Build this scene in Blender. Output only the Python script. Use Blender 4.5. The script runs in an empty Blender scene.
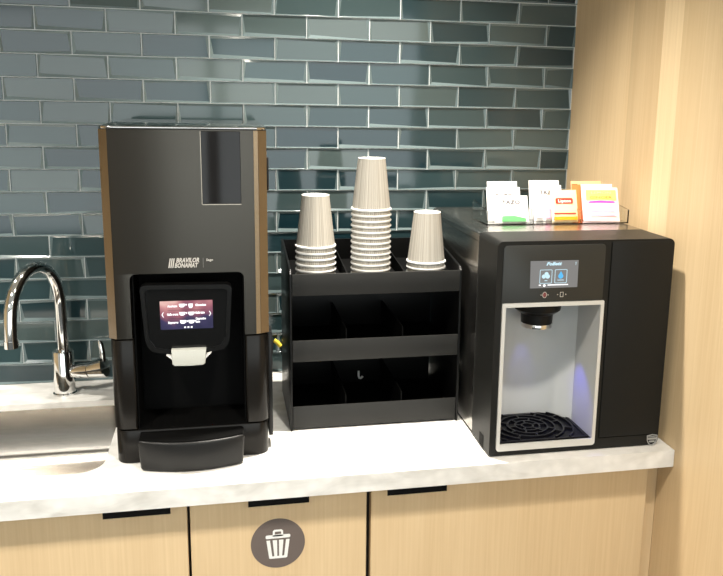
import bpy, bmesh, math, random
from mathutils import Vector, Matrix
random.seed(7)
PI = math.pi
sc = bpy.context.scene
COL = sc.collection
R = math.radians

# ------------------------------------------------------------------ materials
def new_mat(name):
    m = bpy.data.materials.new(name); m.use_nodes = True
    nt = m.node_tree
    return m, nt, nt.nodes['Principled BSDF'], nt.nodes, nt.links

def srgb(r, g, b):
    f = lambda c: (c/255/12.92) if c/255 <= .04045 else ((c/255+.055)/1.055)**2.4
    return (f(r), f(g), f(b), 1)

def mat(name, col, rough=.5, metal=0., spec=.5, coat=0., noise=0., nscale=60., bump=0., bscale=200., emit=None, estr=0., trans=0., ior=1.45, aniso=0.):
    m, nt, b, N, L = new_mat(name)
    b.inputs['Base Color'].default_value = col
    b.inputs['Roughness'].default_value = rough
    b.inputs['Metallic'].default_value = metal
    b.inputs['Specular IOR Level'].default_value = spec
    b.inputs['Coat Weight'].default_value = coat
    b.inputs['IOR'].default_value = ior
    b.inputs['Transmission Weight'].default_value = trans
    tc = N.new('ShaderNodeTexCoord')
    if noise:
        n = N.new('ShaderNodeTexNoise'); n.inputs['Scale'].default_value = nscale; n.inputs['Detail'].default_value = 4
        L.new(tc.outputs['Object'], n.inputs['Vector'])
        mx = N.new('ShaderNodeMix'); mx.data_type = 'RGBA'; mx.blend_type = 'MULTIPLY'
        mx.inputs[0].default_value = noise
        mx.inputs[6].default_value = col
        L.new(n.outputs['Color'], mx.inputs[7])
        rmp = N.new('ShaderNodeMapRange'); rmp.inputs[1].default_value = .3; rmp.inputs[2].default_value = .7
        rmp.inputs[3].default_value = .55; rmp.inputs[4].default_value = 1.25
        L.new(n.outputs['Fac'], rmp.inputs[0]); L.new(rmp.outputs[0], mx.inputs[7])
        L.new(mx.outputs[2], b.inputs['Base Color'])
    if bump:
        n2 = N.new('ShaderNodeTexNoise'); n2.inputs['Scale'].default_value = bscale; n2.inputs['Detail'].default_value = 3
        L.new(tc.outputs['Object'], n2.inputs['Vector'])
        bp = N.new('ShaderNodeBump'); bp.inputs['Strength'].default_value = bump; bp.inputs['Distance'].default_value = .001
        L.new(n2.outputs['Fac'], bp.inputs['Height']); L.new(bp.outputs['Normal'], b.inputs['Normal'])
    if emit:
        b.inputs['Emission Color'].default_value = emit; b.inputs['Emission Strength'].default_value = estr
    return m

def wood(name, base, strips=None, axis=0):
    """maple veneer, grain running up; strips = [(coordinate, tone)] along the wall: separate veneer sheets"""
    m, nt, b, N, L = new_mat(name)
    tc = N.new('ShaderNodeTexCoord'); geo = N.new('ShaderNodeNewGeometry')
    def stretch(sx, sy, sz):
        mp = N.new('ShaderNodeMapping'); mp.inputs['Scale'].default_value = (sx, sy, sz)
        L.new(geo.outputs['Position'], mp.inputs['Vector']); return mp
    mp = stretch(110, 110, 2.6)
    n1 = N.new('ShaderNodeTexNoise'); n1.inputs['Scale'].default_value = 1.6; n1.inputs['Detail'].default_value = 6; n1.inputs['Distortion'].default_value = .5
    L.new(mp.outputs[0], n1.inputs['Vector'])
    mp2 = stretch(9, 9, .9)
    n2 = N.new('ShaderNodeTexNoise'); n2.inputs['Scale'].default_value = 1.0; n2.inputs['Detail'].default_value = 3; n2.inputs['Distortion'].default_value = 1.2
    L.new(mp2.outputs[0], n2.inputs['Vector'])
    mth = N.new('ShaderNodeMath'); mth.operation = 'MULTIPLY_ADD'; mth.inputs[1].default_value = .55
    L.new(n1.outputs['Fac'], mth.inputs[0])
    m2 = N.new('ShaderNodeMath'); m2.operation = 'MULTIPLY'; m2.inputs[1].default_value = .45
    L.new(n2.outputs['Fac'], m2.inputs[0]); L.new(m2.outputs[0], mth.inputs[2])
    cr = N.new('ShaderNodeValToRGB')
    e = cr.color_ramp.elements
    e[0].position = .25; e[1].position = .75
    e[0].color = (base[0]*.86, base[1]*.82, base[2]*.77, 1); e[1].color = (base[0]*1.05, base[1]*1.06, base[2]*1.08, 1)
    L.new(mth.outputs[0], cr.inputs['Fac'])
    out = cr.outputs['Color']
    if strips:
        sep = N.new('ShaderNodeSeparateXYZ'); L.new(geo.outputs['Position'], sep.inputs[0])
        mr = N.new('ShaderNodeMapRange'); mr.inputs[1].default_value = 0; mr.inputs[2].default_value = -1
        L.new(sep.outputs[axis], mr.inputs[0])
        rp = N.new('ShaderNodeValToRGB'); rp.color_ramp.interpolation = 'CONSTANT'
        el = rp.color_ramp.elements
        el[0].position = 0; el[0].color = strips[0][1]
        el[1].position = strips[1][0]; el[1].color = strips[1][1]
        for pos, c in strips[2:]:
            q = el.new(pos); q.color = c
        L.new(mr.outputs[0], rp.inputs['Fac'])
        mx = N.new('ShaderNodeMix'); mx.data_type = 'RGBA'; mx.blend_type = 'MULTIPLY'; mx.inputs[0].default_value = 1
        L.new(out, mx.inputs[6]); L.new(rp.outputs['Color'], mx.inputs[7]); out = mx.outputs[2]
    L.new(out, b.inputs['Base Color'])
    b.inputs['Roughness'].default_value = .42; b.inputs['Specular IOR Level'].default_value = .35
    return m

def tile_mat():
    m, nt, b, N, L = new_mat('tile_glass')
    geo = N.new('ShaderNodeNewGeometry')
    cr = N.new('ShaderNodeValToRGB'); e = cr.color_ramp.elements
    e[0].color = TILE[0]; e[1].color = TILE[2]
    q = e.new(.5); q.color = TILE[1]
    L.new(geo.outputs['Random Per Island'], cr.inputs['Fac']); L.new(cr.outputs['Color'], b.inputs['Base Color'])
    b.inputs['Roughness'].default_value = .07
    b.inputs['IOR'].default_value = 1.52
    b.inputs['Specular IOR Level'].default_value = .5
    return m

def stone(name):
    m, nt, b, N, L = new_mat(name)
    geo = N.new('ShaderNodeNewGeometry')
    n = N.new('ShaderNodeTexNoise'); n.inputs['Scale'].default_value = 7; n.inputs['Detail'].default_value = 8; n.inputs['Distortion'].default_value = 1.6
    mp = N.new('ShaderNodeMapping'); mp.inputs['Scale'].default_value = (1, 2.2, 2.2)
    L.new(geo.outputs['Position'], mp.inputs['Vector']); L.new(mp.outputs[0], n.inputs['Vector'])
    cr = N.new('ShaderNodeValToRGB'); e = cr.color_ramp.elements
    e[0].position = .3; e[0].color = (.60, .585, .55, 1)
    e[1].position = .62; e[1].color = (.80, .79, .765, 1)
    q = e.new(.5); q.color = (.73, .72, .69, 1)
    L.new(n.outputs['Fac'], cr.inputs['Fac'])
    v = N.new('ShaderNodeTexVoronoi'); v.inputs['Scale'].default_value = 42; v.distance = 'EUCLIDEAN'
    L.new(geo.outputs['Position'], v.inputs['Vector'])
    mr = N.new('ShaderNodeMapRange'); mr.inputs[1].default_value = .0; mr.inputs[2].default_value = .6; mr.inputs[3].default_value = 1.06; mr.inputs[4].default_value = .93
    L.new(v.outputs['Distance'], mr.inputs[0])
    mx = N.new('ShaderNodeMix'); mx.data_type = 'RGBA'; mx.blend_type = 'MULTIPLY'; mx.inputs[0].default_value = .8
    L.new(cr.outputs['Color'], mx.inputs[6]); L.new(mr.outputs[0], mx.inputs[7])
    L.new(mx.outputs[2], b.inputs['Base Color'])
    b.inputs['Roughness'].default_value = .28
    return m

def brushed(name, col, rough=.28, horiz=True, metal=1., strength=.25):
    m, nt, b, N, L = new_mat(name)
    geo = N.new('ShaderNodeNewGeometry')
    mp = N.new('ShaderNodeMapping'); mp.inputs['Scale'].default_value = (8, 8, 900) if horiz else (900, 900, 8)
    L.new(geo.outputs['Position'], mp.inputs['Vector'])
    n = N.new('ShaderNodeTexNoise'); n.inputs['Scale'].default_value = 1; n.inputs['Detail'].default_value = 3
    L.new(mp.outputs[0], n.inputs['Vector'])
    bp = N.new('ShaderNodeBump'); bp.inputs['Strength'].default_value = strength; bp.inputs['Distance'].default_value = .0004
    L.new(n.outputs['Fac'], bp.inputs['Height']); L.new(bp.outputs['Normal'], b.inputs['Normal'])
    b.inputs['Base Color'].default_value = col; b.inputs['Metallic'].default_value = metal; b.inputs['Roughness'].default_value = rough
    return m

def cup_mat():
    m, nt, b, N, L = new_mat('ribbed_kraft_paper')
    tc = N.new('ShaderNodeTexCoord'); sep = N.new('ShaderNodeSeparateXYZ'); L.new(tc.outputs['Object'], sep.inputs[0])
    at = N.new('ShaderNodeMath'); at.operation = 'ARCTAN2'; L.new(sep.outputs[0], at.inputs[0]); L.new(sep.outputs[1], at.inputs[1])
    n = N.new('ShaderNodeTexNoise'); n.noise_dimensions = '1D'; n.inputs['Scale'].default_value = 7; n.inputs['Detail'].default_value = 5
    L.new(at.outputs[0], n.inputs['W'])
    cr = N.new('ShaderNodeValToRGB'); e = cr.color_ramp.elements
    e[0].position = .38; e[0].color = srgb(160, 154, 143); e[1].position = .62; e[1].color = srgb(182, 176, 165)
    L.new(n.outputs['Fac'], cr.inputs['Fac']); L.new(cr.outputs['Color'], b.inputs['Base Color'])
    mu = N.new('ShaderNodeMath'); mu.operation = 'MULTIPLY'; mu.inputs[1].default_value = 60; L.new(at.outputs[0], mu.inputs[0])
    si = N.new('ShaderNodeMath'); si.operation = 'SINE'; L.new(mu.outputs[0], si.inputs[0])
    bp = N.new('ShaderNodeBump'); bp.inputs['Strength'].default_value = .35; bp.inputs['Distance'].default_value = .001
    L.new(si.outputs[0], bp.inputs['Height']); L.new(bp.outputs['Normal'], b.inputs['Normal'])
    b.inputs['Roughness'].default_value = .7
    return m

def screen_mat():
    m, nt, b, N, L = new_mat('menu_screen')
    geo = N.new('ShaderNodeNewGeometry'); sep = N.new('ShaderNodeSeparateXYZ'); L.new(geo.outputs['Position'], sep.inputs[0])
    n = N.new('ShaderNodeTexNoise'); n.inputs['Scale'].default_value = 26; n.inputs['Detail'].default_value = 1
    L.new(geo.outputs['Position'], n.inputs['Vector'])
    mr = N.new('ShaderNodeMapRange'); mr.inputs[1].default_value = 1.168; mr.inputs[2].default_value = 1.225
    L.new(sep.outputs[2], mr.inputs[0])
    ad = N.new('ShaderNodeMath'); ad.operation = 'MULTIPLY_ADD'; ad.inputs[1].default_value = .45
    L.new(mr.outputs[0], ad.inputs[0])
    mm = N.new('ShaderNodeMath'); mm.operation = 'MULTIPLY'; mm.inputs[1].default_value = .70
    L.new(n.outputs['Fac'], mm.inputs[0]); L.new(mm.outputs[0], ad.inputs[2])
    cr = N.new('ShaderNodeValToRGB'); e = cr.color_ramp.elements
    e[0].position = .3; e[0].color = srgb(14, 16, 60); e[1].position = 1.0; e[1].color = srgb(255, 225, 210)
    q = e.new(.55); q.color = srgb(50, 40, 84); q = e.new(.72); q.color = srgb(150, 84, 100); q = e.new(.86); q.color = srgb(205, 140, 140)
    L.new(ad.outputs[0], cr.inputs['Fac'])
    b.inputs['Base Color'].default_value = (0, 0, 0, 1)
    L.new(cr.outputs['Color'], b.inputs['Emission Color']); b.inputs['Emission Strength'].default_value = 1.0
    b.inputs['Roughness'].default_value = .3
    return m

TILE = [(.006, .021, .028, 1), (.026, .050, .055, 1), (.078, .102, .098, 1)]
M = {}
M['tile'] = tile_mat()
M['tile_edge_glint'] = mat('pale_edge_glint', (.125, .165, .170, 1), .10)  # bevels paler than the tile: their bright glints put into the colour
M['grout'] = mat('grout', (.80, .82, .81, 1), .5)
M['stone'] = stone('pale_quartz')
WB = (.70, .535, .325)
M['wood_wall'] = wood('maple_wall', WB, [(0, (1.02, 1.0, .98, 1)), (.309, (.88, .86, .83, 1)), (.444, (1.14, 1.16, 1.18, 1)), (.519, (.97, .96, .93, 1)), (.60, (.99, .985, .97, 1))], 1)
M['wood'] = wood('maple_cabinet', (.70, .53, .32))
M['carcass'] = mat('carcass', (.05, .04, .03, 1), .8)
M['black'] = mat('black_plastic', (.010, .010, .010, 1), .34, spec=.25, bump=.15, bscale=900)
M['blackmatte'] = mat('black_matte', (.0025, .0025, .0025, 1), .6, spec=.08)
M['blackgloss'] = mat('black_gloss', (.003, .003, .003, 1), .06)
M['acrylic'] = mat('black_acrylic', (.004, .004, .004, 1), .3, spec=.25, bump=.2, bscale=500)
M['lip'] = mat('textured_black_plastic', (.016, .016, .015, 1), .5, spec=.3, bump=.5, bscale=900)
M['bronze'] = mat('dark_bronze_paint', (.062, .057, .049, 1), .30, metal=.9, bump=.12, bscale=1500)
M['pillar'] = mat('satin_black', (.008, .007, .006, 1), .26, spec=.2)
M['bezel'] = mat('bezel_black', (.005, .005, .005, 1), .3, spec=.15)
M['champagne'] = mat('champagne_metal', (.58, .54, .48, 1), .18, metal=1)
M['bronzemetal'] = mat('bronze_metal', (.27, .235, .195, 1), .2, metal=1)
M['window'] = mat('smoked_window', (.006, .005, .005, 1), .05, spec=.3)
M['lid'] = mat('polished_lid', (.55, .54, .52, 1), .12, metal=1)
M['chrome'] = mat('chrome', (.78, .78, .77, 1), .06, metal=1)
M['steel'] = brushed('brushed_steel', (.40, .375, .34, 1), .27)
M['darksteel'] = brushed('dark_brushed_steel', (.36, .345, .32, 1), .25, strength=.12)
M['silver'] = mat('silver_plastic', (.62, .62, .60, 1), .35, metal=.2)
M['alcove'] = mat('grey_plastic', (.56, .57, .56, 1), .45)
M['front'] = mat('charcoal_plastic', (.012, .012, .011, 1), .45, spec=.2, bump=.1, bscale=1200)
M['panel'] = mat('control_panel', (.026, .027, .025, 1), .38, spec=.35)
M['white'] = mat('white', (.8, .8, .78, 1), .5)
M['spout'] = mat('pale_grey_plastic', (.50, .51, .47, 1), .5, bump=.4, bscale=260)
M['print'] = mat('pale_print', (.55, .52, .48, 1), .5)
M['dimprint'] = mat('dim_print', (.18, .17, .16, 1), .5)
M['ink'] = mat('grey_ink', (.12, .11, .12, 1), .6)
M['ink2'] = mat('grey_badge', (.30, .30, .29, 1), .5)
M['green'] = mat('green_print', srgb(110, 190, 120), .6)
M['pink'] = mat('pink_print', srgb(238, 180, 208), .6)
M['yellow'] = mat('yellow_paper', srgb(244, 218, 170), .6)
M['gold'] = mat('gold_paper', srgb(225, 170, 30), .6)
M['red'] = mat('red_print', srgb(214, 50, 30), .6)
M['dullred'] = mat('dull_red_print', srgb(120, 60, 60), .6)
M['orange'] = mat('orange_paper', srgb(238, 120, 60), .6)
M['peach'] = mat('peach_paper', srgb(250, 190, 140), .6)
M['palepink'] = mat('pale_pink_paper', srgb(248, 222, 224), .6)
M['lemon'] = mat('lemon_print', srgb(250, 228, 110), .6)
M['purple'] = mat('purple_print', srgb(190, 70, 175), .6)
M['paper'] = mat('white_paper', (.82, .81, .79, 1), .6)
M['cup'] = cup_mat()
M['rim'] = mat('cup_rim_white', (.80, .79, .76, 1), .5)
M['taupe'] = mat('taupe_vinyl', srgb(104, 93, 88), .5)
M['screen'] = screen_mat()
M['glow'] = mat('screen_white', (0, 0, 0, 1), .4, emit=(1, 1, 1, 1), estr=1.4)
M['glowblue'] = mat('screen_blue', (0, 0, 0, 1), .4, emit=srgb(90, 190, 245), estr=1.0)
M['glowpale'] = mat('screen_pale_blue', (0, 0, 0, 1), .4, emit=srgb(205, 238, 250), estr=1.0)
M['lcd'] = mat('lcd_grey', (.02, .02, .02, 1), .3, emit=srgb(126, 126, 126), estr=.9)
M['lcddark'] = mat('lcd_dark_grey', (.02, .02, .02, 1), .3, emit=srgb(98, 104, 108), estr=.9)
M['well'] = mat('black_well', (.002, .002, .004, 1), .4, spec=.2)
M['ringbar'] = mat('grille_black', (.006, .006, .009, 1), .3, spec=.3)
M['cableyellow'] = mat('yellow_sleeve', srgb(230, 205, 70), .5)
M['paint'] = mat('white_paint', (.72, .71, .68, 1), .8)
M['floor'] = mat('carpet_grey', (.10, .10, .10, 1), .9, noise=.5, nscale=30)
M['ceil'] = mat('ceiling_white', (.8, .8, .78, 1), .9)

def clear_mat():
    m, nt, b, N, L = new_mat('clear_acrylic')
    b.inputs['Base Color'].default_value = (.96, .97, .97, 1); b.inputs['Roughness'].default_value = .03
    b.inputs['Transmission Weight'].default_value = 1; b.inputs['IOR'].default_value = 1.2
    return m
M['clear'] = clear_mat()

# ------------------------------------------------------------------ mesh builder
class MB:
    def __init__(s):
        s.bm = bmesh.new(); s.mats = []; s.cur = 0
    def use(s, m):
        m = M[m]
        if m not in s.mats: s.mats.append(m)
        s.cur = s.mats.index(m); return s
    def face(s, vs):
        try:
            f = s.bm.faces.new(vs); f.material_index = s.cur; return f
        except ValueError: return None
    def v(s, *p): return s.bm.verts.new(p)
    def prism(s, poly, axis, a, b, poly2=None):
        """extrude a 2D polygon along an axis: 0 = x (poly is y,z), 1 = y (x,z), 2 = z (x,y)"""
        def P(q, t):
            return {0: (t, q[0], q[1]), 1: (q[0], t, q[1]), 2: (q[0], q[1], t)}[axis]
        A = [s.v(*P(q, a)) for q in poly]; B = [s.v(*P(q, b)) for q in (poly2 or poly)]
        fs = [s.face(A[::-1]), s.face(B)]
        n = len(poly)
        for i in range(n):
            fs.append(s.face([A[i], A[(i+1) % n], B[(i+1) % n], B[i]]))
        bmesh.ops.recalc_face_normals(s.bm, faces=[f for f in fs if f])
        return fs
    def box(s, x0, x1, y0, y1, z0, z1, bev=0, seg=2):
        fs = s.prism([(x0, y0), (x1, y0), (x1, y1), (x0, y1)], 2, z0, z1)
        if bev:
            es = list({e for f in fs for e in f.edges})
            r = bmesh.ops.bevel(s.bm, geom=es, offset=bev, segments=seg, affect='EDGES', profile=.5)
            for f in r['faces']: f.material_index = s.cur
        return s
    def bevprism(s, poly, axis, a, b, bev, seg=2):
        fs = s.prism(poly, axis, a, b)
        es = list({e for f in fs[:2] for e in f.edges})
        r = bmesh.ops.bevel(s.bm, geom=es, offset=bev, segments=seg, affect='EDGES', profile=.5)
        for f in r['faces']: f.material_index = s.cur
        return s
    def lathe(s, prof, c, seg=48, axis=2, closed=False):
        rings = []
        for r, h in prof:
            ring = []
            for i in range(seg):
                a = 2*PI*i/seg; u, w = r*math.cos(a), r*math.sin(a)
                p = {2: (c[0]+u, c[1]+w, c[2]+h), 1: (c[0]+u, c[1]+h, c[2]+w), 0: (c[0]+h, c[1]+u, c[2]+w)}[axis]
                ring.append(s.v(*p))
            rings.append(ring)
        fs = []
        for A, B in zip(rings, rings[1:]):
            for i in range(seg):
                fs.append(s.face([A[i], A[(i+1) % seg], B[(i+1) % seg], B[i]]))
        if closed:
            A, B = rings[-1], rings[0]
            for i in range(seg): fs.append(s.face([A[i], A[(i+1) % seg], B[(i+1) % seg], B[i]]))
        else:
            fs.append(s.face(rings[0][::-1])); fs.append(s.face(rings[-1]))
        bmesh.ops.recalc_face_normals(s.bm, faces=[f for f in fs if f])
        return s
    def tube(s, path, r, seg=20, cap=True):
        path = [Vector(p) for p in path]; rings = []
        rr = r if isinstance(r, (list, tuple)) else [r]*len(path)
        up = None
        for i, p in enumerate(path):
            t = (path[min(i+1, len(path)-1)]-path[max(i-1, 0)]).normalized()
            if up is None:
                up = t.orthogonal().normalized()
            up = (up - t*up.dot(t)).normalized(); w = t.cross(up)
            rings.append([s.v(*(p+(up*math.cos(2*PI*k/seg)+w*math.sin(2*PI*k/seg))*rr[i])) for k in range(seg)])
        fs = []
        for A, B in zip(rings, rings[1:]):
            for k in range(seg): fs.append(s.face([A[k], A[(k+1) % seg], B[(k+1) % seg], B[k]]))
        if cap: fs += [s.face(rings[0][::-1]), s.face(rings[-1])]
        bmesh.ops.recalc_face_normals(s.bm, faces=[f for f in fs if f])
        return s
    def text(s, txt, x, y, z, size, width=None, shear=0., align='LEFT', extrude=.0003, mtx=None, bold=.02):
        """lettering facing -y, baseline at z"""
        cu = bpy.data.curves.new('t', 'FONT'); cu.body = txt; cu.size = size; cu.shear = shear; cu.align_x = align; cu.extrude = extrude; cu.offset = size*bold
        cu.resolution_u = 2
        o = bpy.data.objects.new('t', cu); COL.objects.link(o)
        dg = bpy.context.evaluated_depsgraph_get(); me = bpy.data.meshes.new_from_object(o.evaluated_get(dg))
        k = 1.
        if width and len(me.vertices):
            xs = [q.co.x for q in me.vertices]; k = width/max(1e-6, max(xs)-min(xs))
        T = Matrix.Translation((x, y, z)) @ Matrix.Rotation(PI/2, 4, 'X') @ Matrix.Diagonal((k, 1, 1, 1))
        if mtx is not None: T = mtx @ T
        vs = [s.v(*(T @ q.co)) for q in me.vertices]
        for f in me.polygons: s.face([vs[i] for i in f.vertices])
        bpy.data.objects.remove(o); bpy.data.curves.remove(cu); bpy.data.meshes.remove(me)
        return s
    def move(s, mtx):
        bmesh.ops.transform(s.bm, matrix=mtx, verts=s.bm.verts); return s
    def build(s, name, parent=None, material=None, at=None, smooth=35):
        """link as one mesh; coordinates are world coordinates, the origin goes to the parent's base or to 'at'"""
        me = bpy.data.meshes.new(name)
        org = Vector((0, 0, 0))
        if parent is not None: org = Vector(parent['base'])
        elif at is not None: org = Vector(at)
        bmesh.ops.translate(s.bm, vec=-org, verts=s.bm.verts)
        s.bm.to_mesh(me); s.bm.free()
        if material: me.materials.append(M[material])
        else:
            for m in s.mats: me.materials.append(m)
        me.polygons.foreach_set('use_smooth', [True]*len(me.polygons))
        me.set_sharp_from_angle(angle=R(smooth))
        o = bpy.data.objects.new(name, me); COL.objects.link(o)
        o['base'] = tuple(org)
        if parent is not None: o.parent = parent
        else: o.location = org
        return o

def thing(name, label, cat, loc, group=None):
    o = bpy.data.objects.new(name, None); COL.objects.link(o); o.empty_display_size = .05
    o.location = loc; o['base'] = tuple(loc); o['label'] = label; o['category'] = cat
    if group: o['group'] = group
    return o
def tag(o, label, cat, group=None):
    o['label'] = label; o['category'] = cat
    if group: o['group'] = group
    return o
def struct(o, label, cat):
    o['kind'] = 'structure'; o['label'] = label; o['category'] = cat; return o

def rrect(x0, x1, y0, y1, r, n=6):
    """rounded rectangle; r = one radius or (lower-left, lower-right, upper-right, upper-left)"""
    if not isinstance(r, (tuple, list)): r = (r,)*4
    pts = []
    for (cx, cy, a0, q) in ((x0, y0, PI, r[0]), (x1, y0, 1.5*PI, r[1]), (x1, y1, 0, r[2]), (x0, y1, .5*PI, r[3])):
        if q <= 0: pts.append((cx, cy)); continue
        ox = cx + q if cx == x0 else cx - q; oy = cy + q if cy == y0 else cy - q
        for i in range(n+1):
            a = a0 + .5*PI*i/n; pts.append((ox+q*math.cos(a), oy+q*math.sin(a)))
    return pts

def frame_prism(mb, outer, inner, axis, a, b):
    """ring between two polygons with the same number of points"""
    def P(q, t): return {0: (t, q[0], q[1]), 1: (q[0], t, q[1]), 2: (q[0], q[1], t)}[axis]
    n = len(outer)
    L = [[mb.v(*P(q, t)) for q in poly] for poly, t in ((outer, a), (inner, a), (inner, b), (outer, b))]
    fs = []
    for k in range(4):
        A, B = L[k], L[(k+1) % 4]
        for i in range(n): fs.append(mb.face([A[i], A[(i+1) % n], B[(i+1) % n], B[i]]))
    bmesh.ops.recalc_face_normals(mb.bm, faces=[f for f in fs if f])

def plate_hole(mb, outer, inner, z0, z1):
    fs = []
    loops = []
    for z in (z0, z1):
        O = [mb.v(x, y, z) for x, y in outer]; I = [mb.v(x, y, z) for x, y in inner]
        es = [mb.bm.edges.new((O[i], O[(i+1) % len(O)])) for i in range(len(O))] + [mb.bm.edges.new((I[i], I[(i+1) % len(I)])) for i in range(len(I))]
        g = bmesh.ops.triangle_fill(mb.bm, edges=es, use_beauty=True)
        fs += [f for f in g['geom'] if isinstance(f, bmesh.types.BMFace)]
        loops.append((O, I))
    for k in (0, 1):
        A, B = loops[0][k], loops[1][k]
        for i in range(len(A)): fs.append(mb.face([A[i], A[(i+1) % len(A)], B[(i+1) % len(A)], B[i]]))
    for f in fs: f.material_index = mb.cur
    bmesh.ops.recalc_face_normals(mb.bm, faces=fs)

CT = .9            # worktop height
WX = 1.2376        # face of the wooden side wall

# ------------------------------------------------------------------ setting
b = MB(); b.box(-3.2, 4.2, -6.2, .2, -.1, 0); struct(b.build('floor', material='floor'), 'grey carpet floor of the room', 'floor')
b = MB(); b.box(-3.2, 4.2, -6.2, .2, 2.75, 2.85); struct(b.build('ceiling', material='ceil'), 'white ceiling of the room', 'ceiling')
b = MB(); b.box(-3.2, -3.1, -6.2, .2, 0, 2.75); struct(b.build('wall_far_left', material='paint'), 'white painted wall of the room beyond the niche', 'wall')
b = MB(); b.box(-1.66, -1.61, -1.85, .12, 0, 2.75); struct(b.build('wall_left', material='wood'), 'maple veneer wall panel closing the counter niche beyond the sink', 'wall')
b = MB(); b.box(4.1, 4.2, -6.2, .2, 0, 2.75); struct(b.build('wall_far_right', material='paint'), 'white painted wall beyond the wooden panel', 'wall')
b = MB()
for (x0, x1, z0, z1) in ((-3.1, -2.0, 0, 2.75), (-2.0, 4.1, 0, .25), (-2.0, 4.1, 2.35, 2.75), (.20, .30, .25, 2.35)):
    b.box(x0, x1, -6.2, -6.1, z0, z1)
struct(b.build('wall_rear', material='paint'), 'white painted wall facing the counter', 'wall')
M['added_glow'] = mat('added_glow_pane', (0, 0, 0, 1), .5, emit=(.93, 1.0, 1.0, 1), estr=3.2)  # unseen glowing panes added for the tile reflections and front fill
for i, (x0, x1) in enumerate(((-2.0, .20), (.30, 4.1))):
    b = MB(); b.use('added_glow'); b.box(x0, x1, -6.17, -6.15, .25, 2.35)
    struct(b.build('glow_pane_%d' % (i+1)), 'unseen glowing pane added in the wall facing the counter', 'window')

# the wooden side wall
b = MB(); b.box(WX, WX+.05, -1.85, .12, 0, 2.75); struct(b.build('wall_right', material='wood_wall'), 'pale maple veneer wall panel at the end of the counter', 'wall')

# tiled wall: bevelled glass tiles in running bond, on one wall
b = MB(); b.use('grout')
b.box(-3.1, WX, -.0022, .12, 0, 2.75)
b.use('tile')
PW, PH, Z0 = .1544, .052706, 1.71583
for row in range(-15, 16):
    zc = Z0 - row*PH
    off = 0 if row % 2 == 0 else -.5
    for c in range(-8, 10):
        x0 = (c+off)*PW+.0013; x1 = (c+1+off)*PW-.0013
        if x0 > WX-.012: continue
        x1 = min(x1, WX-.0012)
        z0, z1 = zc-PH/2+.0010, zc+PH/2-.0010
        if z0 < CT+.0005: z0 = CT+.001
        O = [(x0, z0), (x1, z0), (x1, z1), (x0, z1)]
        ty, tx = random.uniform(-.0006, .0006), random.uniform(-.0008, .0008)
        U = random.uniform
        bb = random.choice([(.002, .002), (.0085, .002), (.006, .0035), (.002, .006), (.0015, .0015), (.009, .0045)])
        tt = random.choice([(.0015, .0015), (.002, .006), (.006, .002), (.0045, .0055), (.0015, .002)])
        ll = random.choice([(.0015, .0015), (.006, .0015), (.008, .002), (.002, .007)])
        rr_ = random.choice([(.0015, .0015), (.006, .0015), (.0075, .002), (.002, .007)])
        I = [(x0+ll[0], z0+bb[0]), (x1-rr_[0], z0+bb[1]), (x1-rr_[1], z1-tt[1]), (x0+ll[1], z1-tt[0])]
        V0 = [b.v(x, .004, z) for x, z in O]; V1 = [b.v(x, -.0058, z) for x, z in O]
        V2 = []
        for k, (x, z) in enumerate(I):
            sx = -1 if k in (0, 3) else 1; sz = -1 if k in (0, 1) else 1
            V2.append(b.v(x, -.0034+sx*tx*.6+sz*ty*.6, z))
        b.use('tile_edge_glint')
        for A, B in ((V0, V1), (V1, V2)):
            for k in range(4): b.face([A[k], A[(k+1) % 4], B[(k+1) % 4], B[k]])
        b.use('tile'); b.face(V2)
struct(b.build('wall_back', smooth=5), 'wall of glossy teal grey glass subway tiles with facetted edges', 'wall')

# ------------------------------------------------------------------ worktop with sink cut-out
cut = rrect(-.64, .096, -.536, -.150, (.05, .05, .03, .03))
b = MB(); b.use('stone')
plate_hole(b, [(-1.6, -.629), (WX-.0015, -.629), (WX-.0015, -.0005), (-1.6, -.0005)], cut, .8635, CT)
tag(b.build('worktop', at=(0, -.3, .8635)), 'long pale marbled stone worktop along the tiled wall', 'worktop')

# sink
sk = thing('sink', 'rectangular brushed steel sink set under the cut-out of the worktop', 'sink', (-.27, -.34, .70))
def grow(d, r): return rrect(-.64-d, .096+d, -.536-d, -.150+d, r)
b = MB(); b.use('steel')
lv = [(-.0003, .8865), (-.0015, .8868), (-.0018, .7875), (-.005, .7845), (-.006, .778), (-.010, .768), (-.022, .757), (-.05, .750), (-.12, .746)]
rings = []
for d, z in lv:
    rr = max(.012, .05+d)
    poly = rrect(-.64-d, .096+d, -.536-d, -.150+d, (rr, rr, max(.012, .032+d), max(.012, .032+d)))
    rings.append([b.v(x, y, z) for x, y in poly])
for A, B in zip(rings, rings[1:]):
    n = len(A)
    for i in range(n): b.face([A[i], B[i], B[(i+1) % n], A[(i+1) % n]])
b.face(rings[-1])
bmesh.ops.recalc_face_normals(b.bm, faces=b.bm.faces[:])
b.build('basin', sk, smooth=50)
b = MB(); b.use('chrome'); b.lathe([(.055, .0), (.055, .004), (.045, .005), (.040, .002), (.001, .002)], (-.27, -.34, .746)); b.build('drain', sk)

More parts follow.
